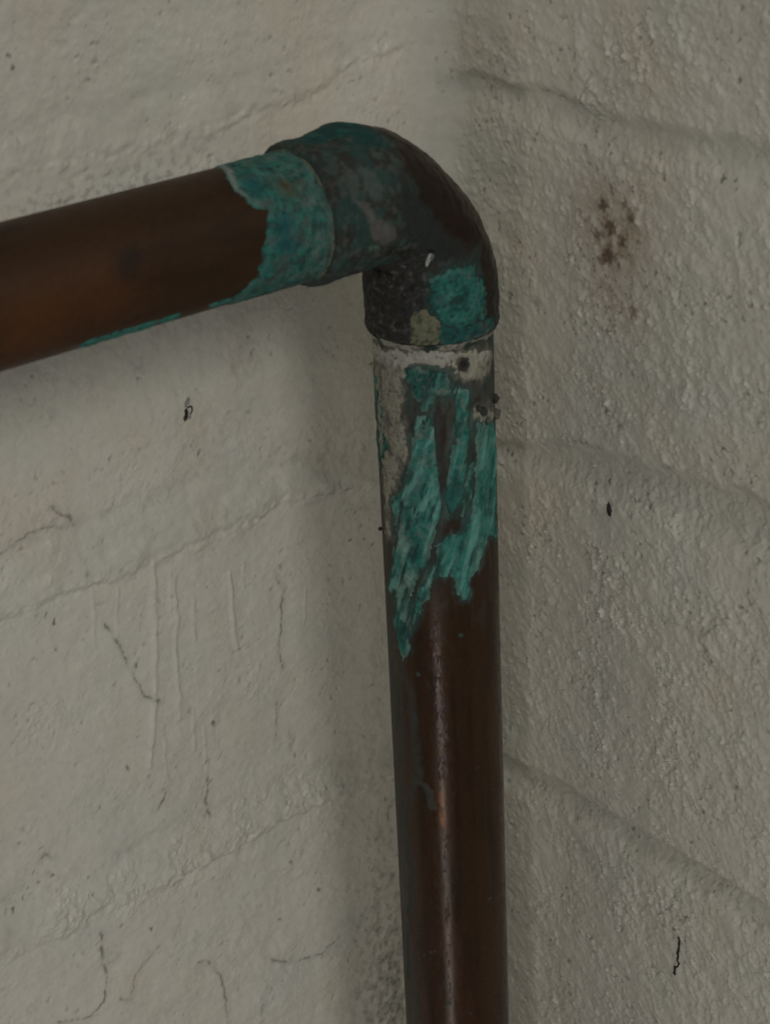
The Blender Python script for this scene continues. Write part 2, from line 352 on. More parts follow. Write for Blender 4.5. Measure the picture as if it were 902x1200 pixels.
def wall(name, side, dat, label):
    left = side == 'L'
    sd = 100 if left else 300
    end = -0.2929 * RF
    t = axis(-121 if left else -97, end, -330 if left else -150, end - 1, 0.32)
    z = axis(-149, 104, -250, 200, 0.32)
    TT, ZZ = np.meshgrid(t, z, indexing='ij')
    nt_, nz_ = TT.shape
    x, y = TT.ravel(), ZZ.ravel()
    # ---- joints
    wob = 0.9 * fbm2(x / 9, y / 9, 3, sd) + 0.35 * fbm2(x / 2.5, y / 2.5, 2, sd + 5)
    h = np.zeros_like(x)
    joint = np.zeros_like(x)
    bands = []
    depth = (0.9, 2.0, 1.6) if left else (1.45, 1.9, 2.1)
    for k, (up, lo) in enumerate(dat['J']):
        up, lo = np.array(sorted(up)), np.array(sorted(lo))
        zu = np.interp(x, up[:, 0], up[:, 1])
        zl = np.interp(x, lo[:, 0], lo[:, 1])
        bands.append((zu.reshape(nt_, nz_), zl.reshape(nt_, nz_)))
        du, dl = zu + wob - y, y - zl - wob
        if left:
            # smeared joint: paint and mortar swell outwards, then step back to the brick below
            f = np.clip(du / np.maximum(du + dl, 0.5), 0, 1)
            ew = 1.0 + 3.5 * ss(-0.35, 0.45, fbm2(x / 13, y / 13, 2, sd + 26 + k))
            m = ss(-ew, 0.5 * ew, dl)
            step = depth[k] * (0.55 + 0.45 * fbm2(x / 10, y / 10, 3, sd + 27 + k))
            h += step * (ss(0.0, 1.0, f) * m * ss(-1.5, 0.5, du) - 0.42 * np.exp(-((du - 1.2) / 2.0)**2))
            h += 0.42 * np.exp(-(dl / 1.6)**2) * fbm2(x / 2.5, y / 2, 2, sd + 29)
            m = 0.5 * ss(-1, 2, du) * ss(-0.5, 1.0, dl)
        else:
            m = ss(-1.0, 1.9, du) * ss(-3.0, 3.5, dl)
            h -= depth[k] * m
        joint = np.maximum(joint, 0.8 * m)
        if left:
            joint = np.maximum(joint, 0.9 * np.exp(-((du - 0.8) / 1.8)**2) * ss(-0.1, 0.5, fbm2(x / 6, y / 4, 3, sd + 35 + k)))  # shade along the upper edge of the joint, put into the colour
        # broken hairline along the crisper edge of the joint
        e = dl if left else du
        br = ss(0.0, 0.5, fbm2(x / 7, y / 20, 3, sd + 31 + k) + ((-0.12 if left else 0.15) if k else -0.15))
        h -= (0.25 if left else 0.30) * br * np.exp(-(e / (0.75 if left else 0.6))**2)
        joint = np.maximum(joint, (0.9 if left else 1.2) * br * np.exp(-(e / 0.95)**2))
    perp = []
    if not left:
        dp = np.abs(x + 45.0 + 0.8 * wob)
        mp = (1 - ss(1.8, 5.0, dp)) * ss(-1, 2, y - bands[0][0].ravel())
        h -= 0.35 * mp
        perp = [(-50.0, -41.0)]
    # ---- brick face undulation, roller texture, lumps
    h += 0.55 * fbm2(x / 34, y / 30, 3, sd + 11)
    if left:
        h += 1.0 * np.exp(-(((x + 16) / 8)**2 + ((y - 68) / 10)**2))
    bump = np.full_like(x, 0.22 if left else 0.42)
    for r, k, bx, by in dat['bump']:
        bump = np.maximum(bump, k * np.exp(-(((x - bx)**2 + (y - by)**2) / r**2)))
    bump *= 0.75 + 0.6 * fbm2(x / 12, y / 12, 2, sd + 14)
    bump = np.clip(bump, 0.05, 1.3)
    sl = 0.35 if left else -0.35
    xs, ys = x + sl * y, y - sl * x
    xs, ys = xs + 0.35 * fbm2(x / 2, y / 2, 2, sd + 15), ys + 0.35 * fbm2(x / 2 + 5, y / 2, 2, sd + 16)
    l1 = fbm2(xs / 2.6, ys / 3.4, 3, sd + 17, 0.6)
    l2 = np.maximum(fbm2(xs / 0.75, ys / 1.05, 2, sd + 21, 0.6) - 0.12, 0)
    l3 = np.maximum(fbm2(xs / 1.25 + 11, ys / 1.7, 3, sd + 23, 0.6) - 0.22, 0)
    h += bump * (0.42 * l1 + 0.36 * l2 + 0.85 * l3) * (1.5 if left else 2.3)
    h += 0.30 * fbm2(x / 8, y / 6.5, 3, sd + 19)
    pits = np.maximum(fbm2(x / 1.5 + 40, y / 1.5, 2, sd + 37, 0.6) - 0.42, 0) * ss(-0.1, 0.5, fbm2(x / 10, y / 10 + 8, 2, sd + 39))
    pits *= 0.55 if left else 1.0
    h -= 1.3 * pits
    h += 0.05 * fbm2(x / 4.5, y / 6.0, 2, sd + 25)
    col = np.tile(PAINT, (len(x), 1))
    big = fbm2(x / 40, y / 40, 4, sd + 41)
    col *= (1 + 0.07 * big)[:, None]
    col = mix(col, PAINT * (0.93, 0.97, 1.00), 0.45 * ss(0.1, 0.8, fbm2(x / 25 + 9, y / 18, 3, sd + 44)))
    col = mix(col, PAINT * (1.0, 0.94, 0.88), 0.5 * ss(0.1, 0.8, fbm2(x / 22 - 5, y / 30, 3, sd + 47)))
    col = mix(col, PAINT * (0.66, 0.69, 0.70), 0.55 * joint * (0.6 + 0.5 * fbm2(x / 5, y / 5, 2, sd + 49)))  # dirtier joints, with joint shading also painted in as darker tone
    # grey grime caught on the texture in patches
    grime = ss(0.15, 0.75, fbm2(x / 11, y / 11, 4, sd + 52)) * ss(-0.1, 0.6, fbm2(x / 1.7, y / 1.7, 4, sd + 55, 0.65))
    col = mix(col, (0.44, 0.42, 0.38), 0.22 * grime)
    col = mix(col, (0.30, 0.28, 0.24), np.clip(2.2 * pits, 0, 0.6))
    # ---- runs of paint
    for w, pts in dat.get('dr', []):
        d = line_d(x + 0.35 * fbm2(x / 3, y / 6, 2, sd + 61), y, pts)
        g = np.exp(-(d / (0.52 * w))**2) * (0.75 + 0.5 * fbm2(x / 2, y / 4, 2, sd + 62))
        h += 0.55 * w * g
    # ---- spalled ring and pock marks
    brk0 = fbm2(x / 3, y / 3, 3, sd + 74)
    if 'bl' in dat:
        s_ = poly_sd(x + 0.9 * fbm2(x / 3, y / 3, 2, sd + 65), y + 0.9 * fbm2(x / 3 + 7, y / 3, 2, sd + 66), dat['bl'])
        rim = ss(-66, -74, x + 3 * fbm2(x / 4, y / 4, 2, sd + 64)) * 0 + ss(-82, -74, x)
        h += (0.16 * ss(-0.3, 1.0, s_) - 0.26 * np.exp(-((s_ + 0.4) / 0.6)**2)) * rim * (0.6 + 0.5 * fbm2(x / 4, y / 4, 2, sd + 68))
        h += 0.10 * ss(0, 1.5, s_) * fbm2(x / 2.0, y / 2.0, 3, sd + 67)
        col = mix(col, (0.38, 0.36, 0.32), 0.5 * rim * ss(-0.3, 0.4, brk0) * np.exp(-((s_ + 0.3) / 0.45)**2))
    for r, k, px, py in dat.get('ci', []):
        d = np.hypot(x - px, (y - py) * 0.85) + 0.45 * fbm2(x / 1.2, y / 1.2, 2, sd + 69)
        h -= 0.10 * k * (1 - ss(r * 0.6, r, d))
        col = mix(col, (0.33, 0.315, 0.275), 0.16 * k * (1 - ss(r * 0.5, r * 1.1, d)) + 0.26 * k * np.exp(-((d - r) / 0.25)**2) * ss(-0.3, 0.3, brk0))
    # ---- cracks
    cwx, cwy = 0.42 * fbm2(x / 1.6, y / 1.6, 4, sd + 71, 0.6), 0.42 * fbm2(x / 1.6 + 4, y / 1.6, 4, sd + 72, 0.6)
    brk = fbm2(x / 2.2, y / 2.2, 2, sd + 73)
    for w, pts in dat['cr']:
        P = np.array(pts)
        s_ = (x > P[:, 0].min() - 4) & (x < P[:, 0].max() + 4) & (y > P[:, 1].min() - 4) & (y < P[:, 1].max() + 4)
        d = line_d(x[s_] + cwx[s_], y[s_] + cwy[s_], pts)
        ww = 0.155 * w * (0.8 + 1.1 * np.clip(brk[s_] + 0.1, -0.6, 0.9))
        g = np.exp(-(d / np.maximum(ww, 0.05))**2)
        h[s_] -= 0.22 * w * g
        h[s_] += 0.05 * np.exp(-(d / 0.9)**2)
        col[s_] = mix(col[s_], (0.085, 0.078, 0.065), np.clip(0.80 * min(w, 1.0) * g * ss(-0.55, 0.1, brk[s_]), 0, 1))
        col[s_] = mix(col[s_], (0.38, 0.365, 0.33), 0.22 * np.exp(-(d / 0.8)**2))
    # ---- specks of dirt
    for r, px, py in dat['sp']:
        s_ = (np.abs(x - px) < 4) & (np.abs(y - py) < 4)
        d = np.hypot(x[s_] - px + 1.5 * cwx[s_], (y[s_] - py) * 0.7 + 1.5 * cwy[s_])
        g = 1 - ss(r * 0.2, r * 0.85, d)
        col[s_] = mix(col[s_], (0.07, 0.06, 0.048), 0.78 * g)
        h[s_] += 0.10 * g
    for r, k, px, py in dat.get('smudge', []):
        d = np.hypot(x - px, y - py)
        g = k * np.exp(-(d / r)**2) * ss(-0.25, 0.5, fbm2(x / 1.6, y / 1.6, 3, sd + 77))
        col = mix(col, (0.30, 0.30, 0.295), 0.45 * g)
    # random fine specks
    sp = ss(0.60, 0.85, fbm2(x / 1.3, y / 1.3, 3, sd + 81, 0.7)) * ss(0.0, 0.6, fbm2(x / 14, y / 14, 2, sd + 82))
    col = mix(col, (0.13, 0.12, 0.10), 0.55 * sp)
    if left:
        # black mould growing up out of the corner, dust line above the pipe
        mo = ss(-20, -150, y) * ss(-42, -20, x) * ss(0.0, 0.55, fbm2(x / 2.2, y / 3.0, 4, sd + 85) + 0.55 * ss(-80, -150, y) - 0.22 + 0.2 * ss(-34, -22, x))
        mo2 = 0.35 + 0.65 * ss(0.0, 0.6, fbm2(x / 1.3, y / 1.5, 4, sd + 88, 0.7) + 0.1)
        col = mix(col, (0.06, 0.056, 0.048), np.clip(0.85 * mo * mo2, 0, 1))
        du = np.exp(-((y - 66 - 2 * fbm2(x / 8, y / 8, 2, sd + 90)) / 5.0)**2) * ss(0.0, 0.5, fbm2(x / 1.5, y / 1.5, 3, sd + 91)) * ss(-118, -80, x) * ss(-40, -58, x)
        col = mix(col, (0.28, 0.275, 0.255), 0.5 * du)
    else:
        for r, k, px, py in dat['halo']:
            d = np.hypot(x - px, y - py)
            g = k * np.exp(-(d / r)**2) * (0.7 + 0.6 * fbm2(x / 2.5, y / 2.5, 3, sd + 95))
            col = mix(col, (0.46, 0.345, 0.235), np.clip(1.15 * g, 0, 1))
        for r, k, px, py in dat['rust']:
            s_ = (np.abs(x - px) < 6) & (np.abs(y - py) < 6)
            d = np.hypot(x[s_] - px + 2.2 * cwx[s_], y[s_] - py + 2.2 * cwy[s_]) + 0.5 * fbm2(x[s_] / 0.8, y[s_] / 0.8, 2, sd + 97)
            g = 1 - ss(r * 0.45, r * 1.7, d)
            col[s_] = mix(col[s_], (0.115, 0.058, 0.032), 0.85 * k * g)
        rs_ = ss(0.2, 0.6, fbm2(x / 1.1, y / 1.2, 3, sd + 98, 0.65)) * np.exp(-(((x + 48) / 9)**2 + ((y - 43) / 15)**2))
        col = mix(col, (0.16, 0.085, 0.048), 0.8 * rs_)
    # ---- blend into the common corner
    hc = 0.5 * fbm2(np.zeros_like(y) + 3.3, y / 14, 3, 7)
    wc = 1 - ss(-end, 12.0, -x)
    h = h * (1 - wc) + hc * wc
    q = -x
    inarc = q < RF
    cth = np.clip((RF - q) / RF, 0, 1)
    off = np.where(inarc, RF - np.sqrt(np.maximum(RF * RF - (RF * cth)**2, 0)), 0)
    nx_, ny_ = np.where(inarc, cth, 0), np.where(inarc, np.sqrt(1 - cth**2), 1.0)
    if left:
        P = np.column_stack([x - h * nx_, -off - h * ny_, y])
    else:
        P = np.column_stack([-off - h * ny_, x - h * nx_, y])
    G = P.reshape(nt_, nz_, 3)
    nrm = np.cross(np.gradient(G, axis=0), np.gradient(G, axis=1)).reshape(-1, 3)
    nrm /= np.linalg.norm(nrm, axis=1)[:, None]
    want = np.array((0, -1, 0)) if left else np.array((-1, 0, 0))
    flip = (nrm @ want).mean() < 0
    if flip:
        nrm = -nrm
    idx = np.arange(nt_ * nz_).reshape(nt_, nz_)
    cells = np.stack([idx[:-1, :-1], idx[1:, :-1], idx[1:, 1:], idx[:-1, 1:]], -1)
    if flip:
        cells = cells[..., ::-1]
    tc, zc = 0.5 * (TT[:-1, :-1] + TT[1:, 1:]), 0.5 * (ZZ[:-1, :-1] + ZZ[1:, 1:])
    row = np.zeros(tc.shape, int)
    for k, (zu, zl) in enumerate(bands):
        zu, zl = zu[:-1, :-1], zl[:-1, :-1]
        row = np.where(zc < zu, -1, row) if k == 0 else np.where((zc < zu) & (row == k), -1, row)
        row = np.where((row == -1) & (zc < zl) & (zc > -999), k + 1, row)
    # mortar between the courses above and below the picture
    ids = np.where(tc > -13, -1, row)
    brick = np.full(tc.shape, -1)
    n = 0
    for k in range(4):
        cuts = [-400.0]
        if left:
            cuts += [-236.0 if k % 2 else -128.0]
        else:
            cuts += [-50.0] if k == 0 else [-158.0 if k % 2 else -265.0]
        lo = -400.0
        for c in cuts[1:] + [0.0]:
            s_ = (ids == k) & (tc > lo) & (tc < c)
            if s_.any():
                brick[s_] = n
                n += 1
            lo = c + 9.0

    def sub(mask, nm, parent, skirt):
        cl = cells[mask]
        used, inv = np.unique(cl.ravel(), return_inverse=True)
        qd = inv.reshape(-1, 4)
        V, Nn, Cc = P[used], nrm[used], col[used]
        if skirt:
            e = np.concatenate([qd[:, [i, (i + 1) % 4]] for i in range(4)])
            key = np.sort(e, 1)
            _, first, cnt = np.unique(key[:, 0].astype(np.int64) * 10**7 + key[:, 1], return_index=True, return_counts=True)
            be = e[first[cnt == 1]]
            ring, ri = np.unique(be.ravel(), return_inverse=True)
            ri = ri.reshape(-1, 2)
            n0 = len(V)
            inward = -want * 18.0
            V = np.concatenate([V, V[ring], V[ring] + inward])
            Nn = np.concatenate([Nn, Nn[ring], Nn[ring]])
            Cc = np.concatenate([Cc, Cc[ring], Cc[ring]])
            m_ = len(ring)
            sk = np.column_stack([ri[:, 1] + n0, ri[:, 0] + n0, ri[:, 0] + n0 + m_, ri[:, 1] + n0 + m_])
            qd = np.concatenate([qd, sk])
        return build(nm, V, qd, M_PAINT, parent, {'col': Cc}, Nn)

    w = sub(brick < 0, name, None, False)
    tag(w, label, 'wall', 'structure')
    for k in range(n):
        sub(brick == k, 'brick', w, True)

    def at(u, v):
        """point of the finished surface at wall coordinates u, v and its outward normal"""
        i, j = np.argmin(np.abs(t - u)), np.argmin(np.abs(z - v))
        p = G[i, j].copy()
        p[0 if left else 1], p[2] = u, v
        return p, nrm.reshape(nt_, nz_, 3)[i, j]
    return at


at_left = wall('wall_left', 'L', dict(J=D['LJ'], cr=D['Lcr'], dr=D['Ldr'], ci=D['Lci'], sp=D['Lsp'], smudge=D['Lsmudge'], bump=D['Lbump']),
               'cream painted brick wall with paint runs and hairline cracks, behind the level pipe')
at_right = wall('wall_right', 'R', dict(J=D['RJ'], cr=D['Rcr'], ci=D['Rci'], sp=D['Rsp'], rust=D['Rrust'], halo=D['Rhalo'], bl=D['Rbl'], bump=D['Rbump']),
                'dim lumpy painted brick wall with a rust stain, right of the upright pipe')

# ------------------------------------------------------------------ pipe run
RB, ARC = D['RB'], D['RB'] * math.pi / 2
BC = np.array((-D['b'] - RB, -D['a'], D['zA'] - RB))
TH0 = -1.9


def tube(s, th, r):
    ph = np.clip(s / RB, 0, np.pi / 2)
    cx = BC[0] + RB * np.sin(ph) + np.minimum(s, 0)
    cz = BC[2] + RB * np.cos(ph) - np.maximum(s - ARC, 0)
    return np.column_stack([cx + r * np.cos(th) * np.sin(ph), BC[1] - r * np.sin(th), cz + r * np.cos(th) * np.cos(ph)])


class Run:
    """a length of the pipe run as a fine grid over (s, theta) with colour, roughness, metalness and height"""

    def __init__(self, s, fine, r, seed):
        a0, a1 = fine
        f = np.arange(a0, a1, 0.21 / 11)
        co = np.linspace(a1, a0 + 2 * np.pi, 46)[:-1]
        th = np.concatenate([f, co])
        self.s1, self.th1 = s, th
        S, T = np.meshgrid(s, th, indexing='ij')
        self.shape = S.shape
        self.s, self.th = S.ravel(), T.ravel()
        # polygons are given with theta in [TH0, TH0 + 2 pi)
        self.thp = (self.th - TH0) % (2 * np.pi) + TH0
        self.r = np.broadcast_to(r(self.s) if callable(r) else r, self.s.shape).astype(float).copy()
        self.R0 = float(np.max(self.r))
        self.seed = seed
        self.y = self.thp * self.R0
        self.P = tube(self.s, self.th, self.r)
        self.h = np.zeros_like(self.s)
        self.col = np.zeros((len(self.s), 3))
        self.rough = np.full(len(self.s), 0.4)
        self.metal = np.full(len(self.s), 0.5)
        q = self.P
        self.wx = 0.55 * fbm3(q / 3.0, 3, seed + 1) + 0.35 * fbm3(q / 0.8, 2, seed + 4)
        self.wy = 0.55 * fbm3(q / 3.0 + 31, 3, seed + 2) + 0.35 * fbm3(q / 0.8 + 31, 2, seed + 5)

    def n(self, sc, oc=3, k=0, stretch=1.0, shear=0.0):
        q = self.P / sc
        if stretch != 1.0:
            q = np.column_stack([self.s / (sc * stretch), np.cos(self.th - shear * self.s) * self.R0 / sc, np.sin(self.th - shear * self.s) * self.R0 / sc])
        return fbm3(q, oc, self.seed + k)

    def poly(self, pts, warp=1.0):
        P = np.array(pts, float)
        P[:, 1] *= self.R0
        return poly_sd(self.s + warp * self.wx, self.y + warp * self.wy, P)

    def line(self, pts, warp=1.0):
        P = np.array(pts, float)
        P[:, 1] *= self.R0
        return line_d(self.s + warp * self.wx, self.y + warp * self.wy, P)

    def dot(self, d, warp=0.6):
        return np.hypot(self.s - d[0] + warp * self.wx, self.y - d[1] * self.R0 + warp * self.wy)

    def paint(self, m, col, rough=None, metal=None, dh=0.0):
        m = np.clip(m, 0, 1)
        self.col = mix(self.col, col, m)
        if rough is not None:
            self.rough += (rough - self.rough) * m
        if metal is not None:
            self.metal += (metal - self.metal) * m
        self.h += dh * m

    def grid(self):
        a, b = self.shape
        i = np.arange(a * b).reshape(a, b)
        j = np.roll(i, -1, axis=1)
        return np.stack([i[:-1], j[:-1], j[1:], i[1:]], -1).reshape(-1, 4)

    def mesh(self, name, parent, caps=False):
        V = tube(self.s, self.th, self.r + self.h)
        return build(name, V, self.grid(), M_COPPER, parent,
                     {'col': self.col, 'roughness': np.clip(self.rough, 0.12, 1), 'metallic': np.clip(self.metal, 0, 1)})

    def crust(self, name, parent, m, thick, col, relief, label=None):
        """raised deposit where mask m > 0, dipping under the pipe surface at its rim"""
        q = self.grid()
        keep = (m[q] > 0.015).any(1)
        q = q[keep]
        used, inv = np.unique(q.ravel(), return_inverse=True)
        hh = self.h + thick * ss(0.1, 0.9, m) - 0.10 * (1 - ss(0.0, 0.3, m)) + relief * ss(0.2, 1, m)
        V = tube(self.s[used], self.th[used], (self.r + hh)[used])
        o = build(name, V, inv.reshape(-1, 4), M_CRUST, parent, {'col': np.clip(col[used], 0.002, 0.95)})
        if label:
            o['label'] = label
        return o


def seg(*parts):
    out = []
    for a, b, st in parts:
        out.append(np.linspace(a, b, max(2, int(round((b - a) / st)) + 1))[:-1])
    out.append(np.array([parts[-1][1]]))
    return np.concatenate(out)


TEAL = np.array((0.036, 0.205, 0.162))
TEAL_L = np.array((0.135, 0.31, 0.265))
TEAL_D = np.array((0.018, 0.090, 0.080))
BLUE = np.array((0.008, 0.088, 0.098))
PALE = np.array((0.29, 0.275, 0.215))
root = empty('copper_pipe', (-D['b'] * MM, -D['a'] * MM, -0.25))
tag(root, 'corroded copper pipe with a soldered elbow turning down the corner, streaked with turquoise verdigris', 'pipe')


def teal_colour(run, light=0.5, dark=0.5, k=40, grey=1.0):
    n1, n2 = run.n(2.2, 3, k), run.n(0.8, 3, k + 4)
    c = np.tile(TEAL, (len(run.s), 1))
    c = mix(c, TEAL_L, light * ss(0.0, 0.6, n1))
    c = mix(c, TEAL_D, dark * ss(0.05, 0.55, n2))
    c = mix(c, TEAL_D, dark * ss(0.1, 0.6, -n1))
    c = mix(c, (0.125, 0.150, 0.128), 0.55 * grey * ss(0.05, 0.5, run.n(1.6, 4, k + 8, stretch=1.6)))
    c = mix(c, (0.020, 0.030, 0.027), 0.75 * ss(0.28, 0.6, run.n(0.9, 4, k + 12)))
    return c


def child(o):
    o.matrix_parent_inverse = Matrix.Translation(root.location).inverted()
    return o


# ---- upright pipe
v = Run(seg((24, 190, 0.23), (190, 330, 3.0)), (0.45, 4.0), 11.0, 500)
st = v.n(2.5, 3, 10, stretch=9)
base = np.tile((0.046, 0.0205, 0.0064), (len(v.s), 1))
base = mix(base, (0.030, 0.0135, 0.0048), ss(-0.2, 0.6, st))
base = mix(base, (0.064, 0.023, 0.0095), 0.6 * ss(0.1, 0.7, v.n(6, 3, 14, stretch=5)) * ss(80, 150, v.s))
v.col = base
v.rough[:] = 0.27 + 0.10 * v.n(1.5, 3, 18, stretch=6)
v.metal[:] = 0.2
v.h += 0.012 * v.n(3.0, 3, 95, stretch=6)
v.rough += 0.14 * ss(0.1, 0.5, v.n(0.8, 3, 97, stretch=2.5))
# grey-green tarnish on the wall-side edge
v.paint(0.75 * ss(3.0, 3.55, v.thp + 0.25 * v.n(5, 3, 20, stretch=5)), (0.040, 0.043, 0.036), 0.6, 0.2)
# dull brown film under the deposits
zone = ss(98, 70, v.s + 7 * v.n(4, 3, 22, stretch=3))
v.paint(0.75 * zone, (0.040, 0.026, 0.019), 0.62, 0.25)
v.paint(0.55 * ss(0.05, 0.5, v.n(1.3, 3, 24, stretch=4)) * zone, (0.10, 0.105, 0.088), 0.8, 0.0)
film = ss(66, 44, v.s + 6 * v.n(3, 3, 80, stretch=3))
v.paint(0.8 * film, mix(np.tile((0.075, 0.080, 0.066), (len(v.s), 1)), (0.032, 0.030, 0.024), ss(-0.1, 0.4, v.n(1.4, 4, 84, stretch=3))), 0.8, 0.0)
v.paint(0.55 * film * ss(0.1, 0.5, v.n(1.8, 3, 88, stretch=2)), (0.030, 0.075, 0.064), 0.85, 0.0)
soft = np.maximum(v.poly(D['V']['pale'], 1.6), v.poly(D['V']['pale2'], 1.6))
v.paint(0.8 * ss(-1.3, 0.7, soft + 1.0 * v.n(1.5, 4, 92, stretch=1.6)), (0.165, 0.160, 0.128), 0.85, 0.0, 0.06)
v.paint(0.75 * ss(-0.2, 0.5, v.poly(D['V']['gap'], 0.9)) * ss(46, 54, v.s), (0.030, 0.020, 0.015), 0.6, 0.1)
d = v.line(D['Vslate'], 0.9)
v.paint(0.85 * (1 - ss(0.3, 1.6, d + 0.8 * v.n(2, 3, 26, stretch=3))) * (0.75 + 0.5 * v.n(1.2, 3, 25, stretch=3)), (0.050, 0.058, 0.048), 0.8, 0.05, 0.04)
d = v.line(D['Vslate2'], 0.7)
v.paint(0.7 * (1 - ss(0.4, 1.1, d)), (0.055, 0.062, 0.052), 0.8, 0.05, 0.03)
d = v.line(D['Vpurple'], 0.5)
pm = (1 - ss(0.1, 1.5, d + 0.6 * v.n(1.2, 3, 27, stretch=3))) * ss(-0.3, 0.4, v.n(0.8, 4, 28, stretch=2.2))
v.paint(0.85 * pm, (0.085, 0.062, 0.070), 0.30, 0.5, 0.04)
v.h += 0.07 * pm * v.n(0.9, 3, 30, stretch=2)
d = v.line(D['Vorange'], 0.35)
v.paint(0.4 * np.exp(-(d / 0.8)**2) * ss(-0.4, 0.3, v.n(1.0, 3, 31, stretch=3)), (0.20, 0.085, 0.04), 0.32, 0.9)  # orange highlight painted in, as a scratch to bare copper
for q in D['Vdots']:
    v.paint(0.6 * (1 - ss(q[2] * 0.3, q[2] * 0.85, v.dot(q, 0.5))), (0.06, 0.13, 0.11), 0.85, 0.0, 0.06)
g = v.poly(D['V']['gap'], 0.7)
pt = v.dot(D['pit'], 0.3)
v.paint(0.9 * (1 - ss(0.5, 2.0, pt + 0.5 * v.n(0.9, 3, 170))), (0.010, 0.010, 0.009), 0.9, 0.0, -0.5)
v.paint(0.6 * np.exp(-((pt - 2.6) / 0.8)**2) * ss(-0.3, 0.3, v.n(1.1, 3, 174)), (0.24, 0.23, 0.175), 0.85, 0.0, 0.25)
v.paint(0.5 * np.exp(-((pt - 3.9) / 0.5)**2), (0.045, 0.045, 0.038), 0.85, 0.0)
tk = v.n(1.6, 4, 120, stretch=4, shear=0.03)
for key in ('tealA', 'tealA2', 'tealB', 'tealC', 'tealC2', 'tealD', 'tealedge'):
    sf = ss(-1.5, 0.4, v.poly(D['V'][key], 1.1) + 0.8 * tk) * (1 - 0.55 * ss(-0.3, 0.8, g))
    v.paint(0.85 * sf, mix(np.tile((0.024, 0.085, 0.072), (len(v.s), 1)), (0.075, 0.13, 0.11), ss(0.0, 0.5, tk)), 0.85, 0.0, 0.05)
    v.paint(0.6 * sf * ss(0.1, 0.5, -tk), (0.030, 0.026, 0.020), 0.75, 0.0)
upright = child(v.mesh('pipe', root))
upright['label'] = 'upright pipe, dark brown below and crusted turquoise near the elbow'
# turquoise deposits, each streak its own crust
gap = ss(-0.2, 0.7, g)
ns = v.n(1.0, 3, 33, stretch=4)
teal = teal_colour(v)
teal = mix(teal, (0.30, 0.42, 0.36), 0.55 * ss(0.1, 0.6, v.n(3, 3, 36, stretch=2.0)) * ss(62, 72, v.s))
dk = v.n(1.3, 3, 38, stretch=7, shear=0.03)
bg = v.n(3.2, 3, 130, stretch=2.4)
teal = mix(teal, (0.19, 0.30, 0.255), 0.6 * ss(0.2, 0.6, bg))
teal = mix(teal, (0.016, 0.075, 0.068), 0.75 * ss(0.1, 0.5, -bg))
teal = mix(teal, (0.15, 0.25, 0.215), 0.35 * ss(0.15, 0.5, v.n(1.2, 2, 134, stretch=6, shear=0.03)))
teal = mix(teal, (0.030, 0.060, 0.050), 0.6 * ss(0.15, 0.55, dk))
nmix = v.n(2.0, 3, 180)
rn = v.n(1.7, 3, 150, stretch=4, shear=0.03)
teal = mix(teal, TEAL_L * 1.3, 0.75 * ss(0.08, 0.5, rn))
teal = mix(teal, (0.014, 0.050, 0.045), 0.65 * ss(0.18, 0.55, -rn))
for key, th_ in (('tealA', 0.30), ('tealA2', 0.22), ('tealB', 0.20), ('tealC', 0.26), ('tealC2', 0.22), ('tealD', 0.30), ('tealedge', 0.2)):
    sd_ = v.poly(D['V'][key], 0.9)
    m = ss(-0.7, 0.9, sd_ - 0.03 + 0.4 * ns + 0.45 * rn) * (1 - 0.95 * gap)
    m *= 1 - 0.9 * ss(0.30, 0.55, dk + 0.25 * v.n(0.8, 2, 52, stretch=3))
    c = teal * (0.62 if key in ('tealB', 'tealedge') else 1.0)
    if key in ('tealC', 'tealD'):
        c = mix(c, TEAL * (0.95 + 0.35 * bg + 0.5 * rn)[:, None], 0.35 + 0 * m)
        m = np.maximum(m, ss(-0.3, 0.5, sd_ + 0.25 * ns + 0.35 * rn) * (1 - 0.95 * gap) * (1 - ss(0.42, 0.6, dk)))
    ed = 1 - ss(0.25, 0.95, m)
    c = mix(c, (0.030, 0.040, 0.034), 0.85 * ed * ss(-0.15, 0.3, tk))
    c = mix(c, (0.155, 0.215, 0.180), 0.7 * ed * ss(-0.15, 0.3, -tk))
    c = mix(c, (0.22, 0.25, 0.20), 0.55 * ss(0.2, 0.5, nmix) * ss(62, 50, v.s))
    v.crust('verdigris_crust', upright, m, th_, c, 0.30 * rn + 0.08 * v.n(0.5, 2, 57)).matrix_parent_inverse = Matrix.Identity(4)
# pale limescale collar and tongue
sd_ = np.maximum(v.poly(D['V']['pale'], 1.2), v.poly(D['V']['pale2'], 1.2))
pit = v.dot(D['pit'], 0.35)
nn = v.n(1.4, 4, 60)
m = ss(-0.2, 1.4, sd_ + 1.1 * nn) * ss(0.9, 2.2, pit + 0.6 * v.n(0.9, 3, 178))
m *= 1 - 0.8 * ss(0.1, 0.6, v.n(1.8, 4, 64, stretch=1.8) + 0.2 * ss(42, 60, v.s))
pc = np.tile(PALE, (len(v.s), 1))
pc = mix(pc, (0.15, 0.145, 0.12), ss(-0.15, 0.5, v.n(2.0, 3, 67, stretch=1.8)))
pc = mix(pc, (0.42, 0.405, 0.35), 0.8 * ss(40.5, 38.5, v.s + 0.8 * nn))
pc = mix(pc, (0.08, 0.08, 0.07), 0.75 * ss(0.25, 0.6, v.n(0.9, 3, 70)))
pc = mix(pc, (0.36, 0.345, 0.26), 0.8 * np.exp(-((pit - 2.4) / 0.9)**2))
v.crust('limescale_crust', upright, m, 0.20, pc, 0.18 * v.n(1.1, 3, 73) + 0.20 * np.exp(-((pit - 2.2) / 0.8)**2),
        'pale limescale collar with a dark pit, just under the elbow').matrix_parent_inverse = Matrix.Identity(4)

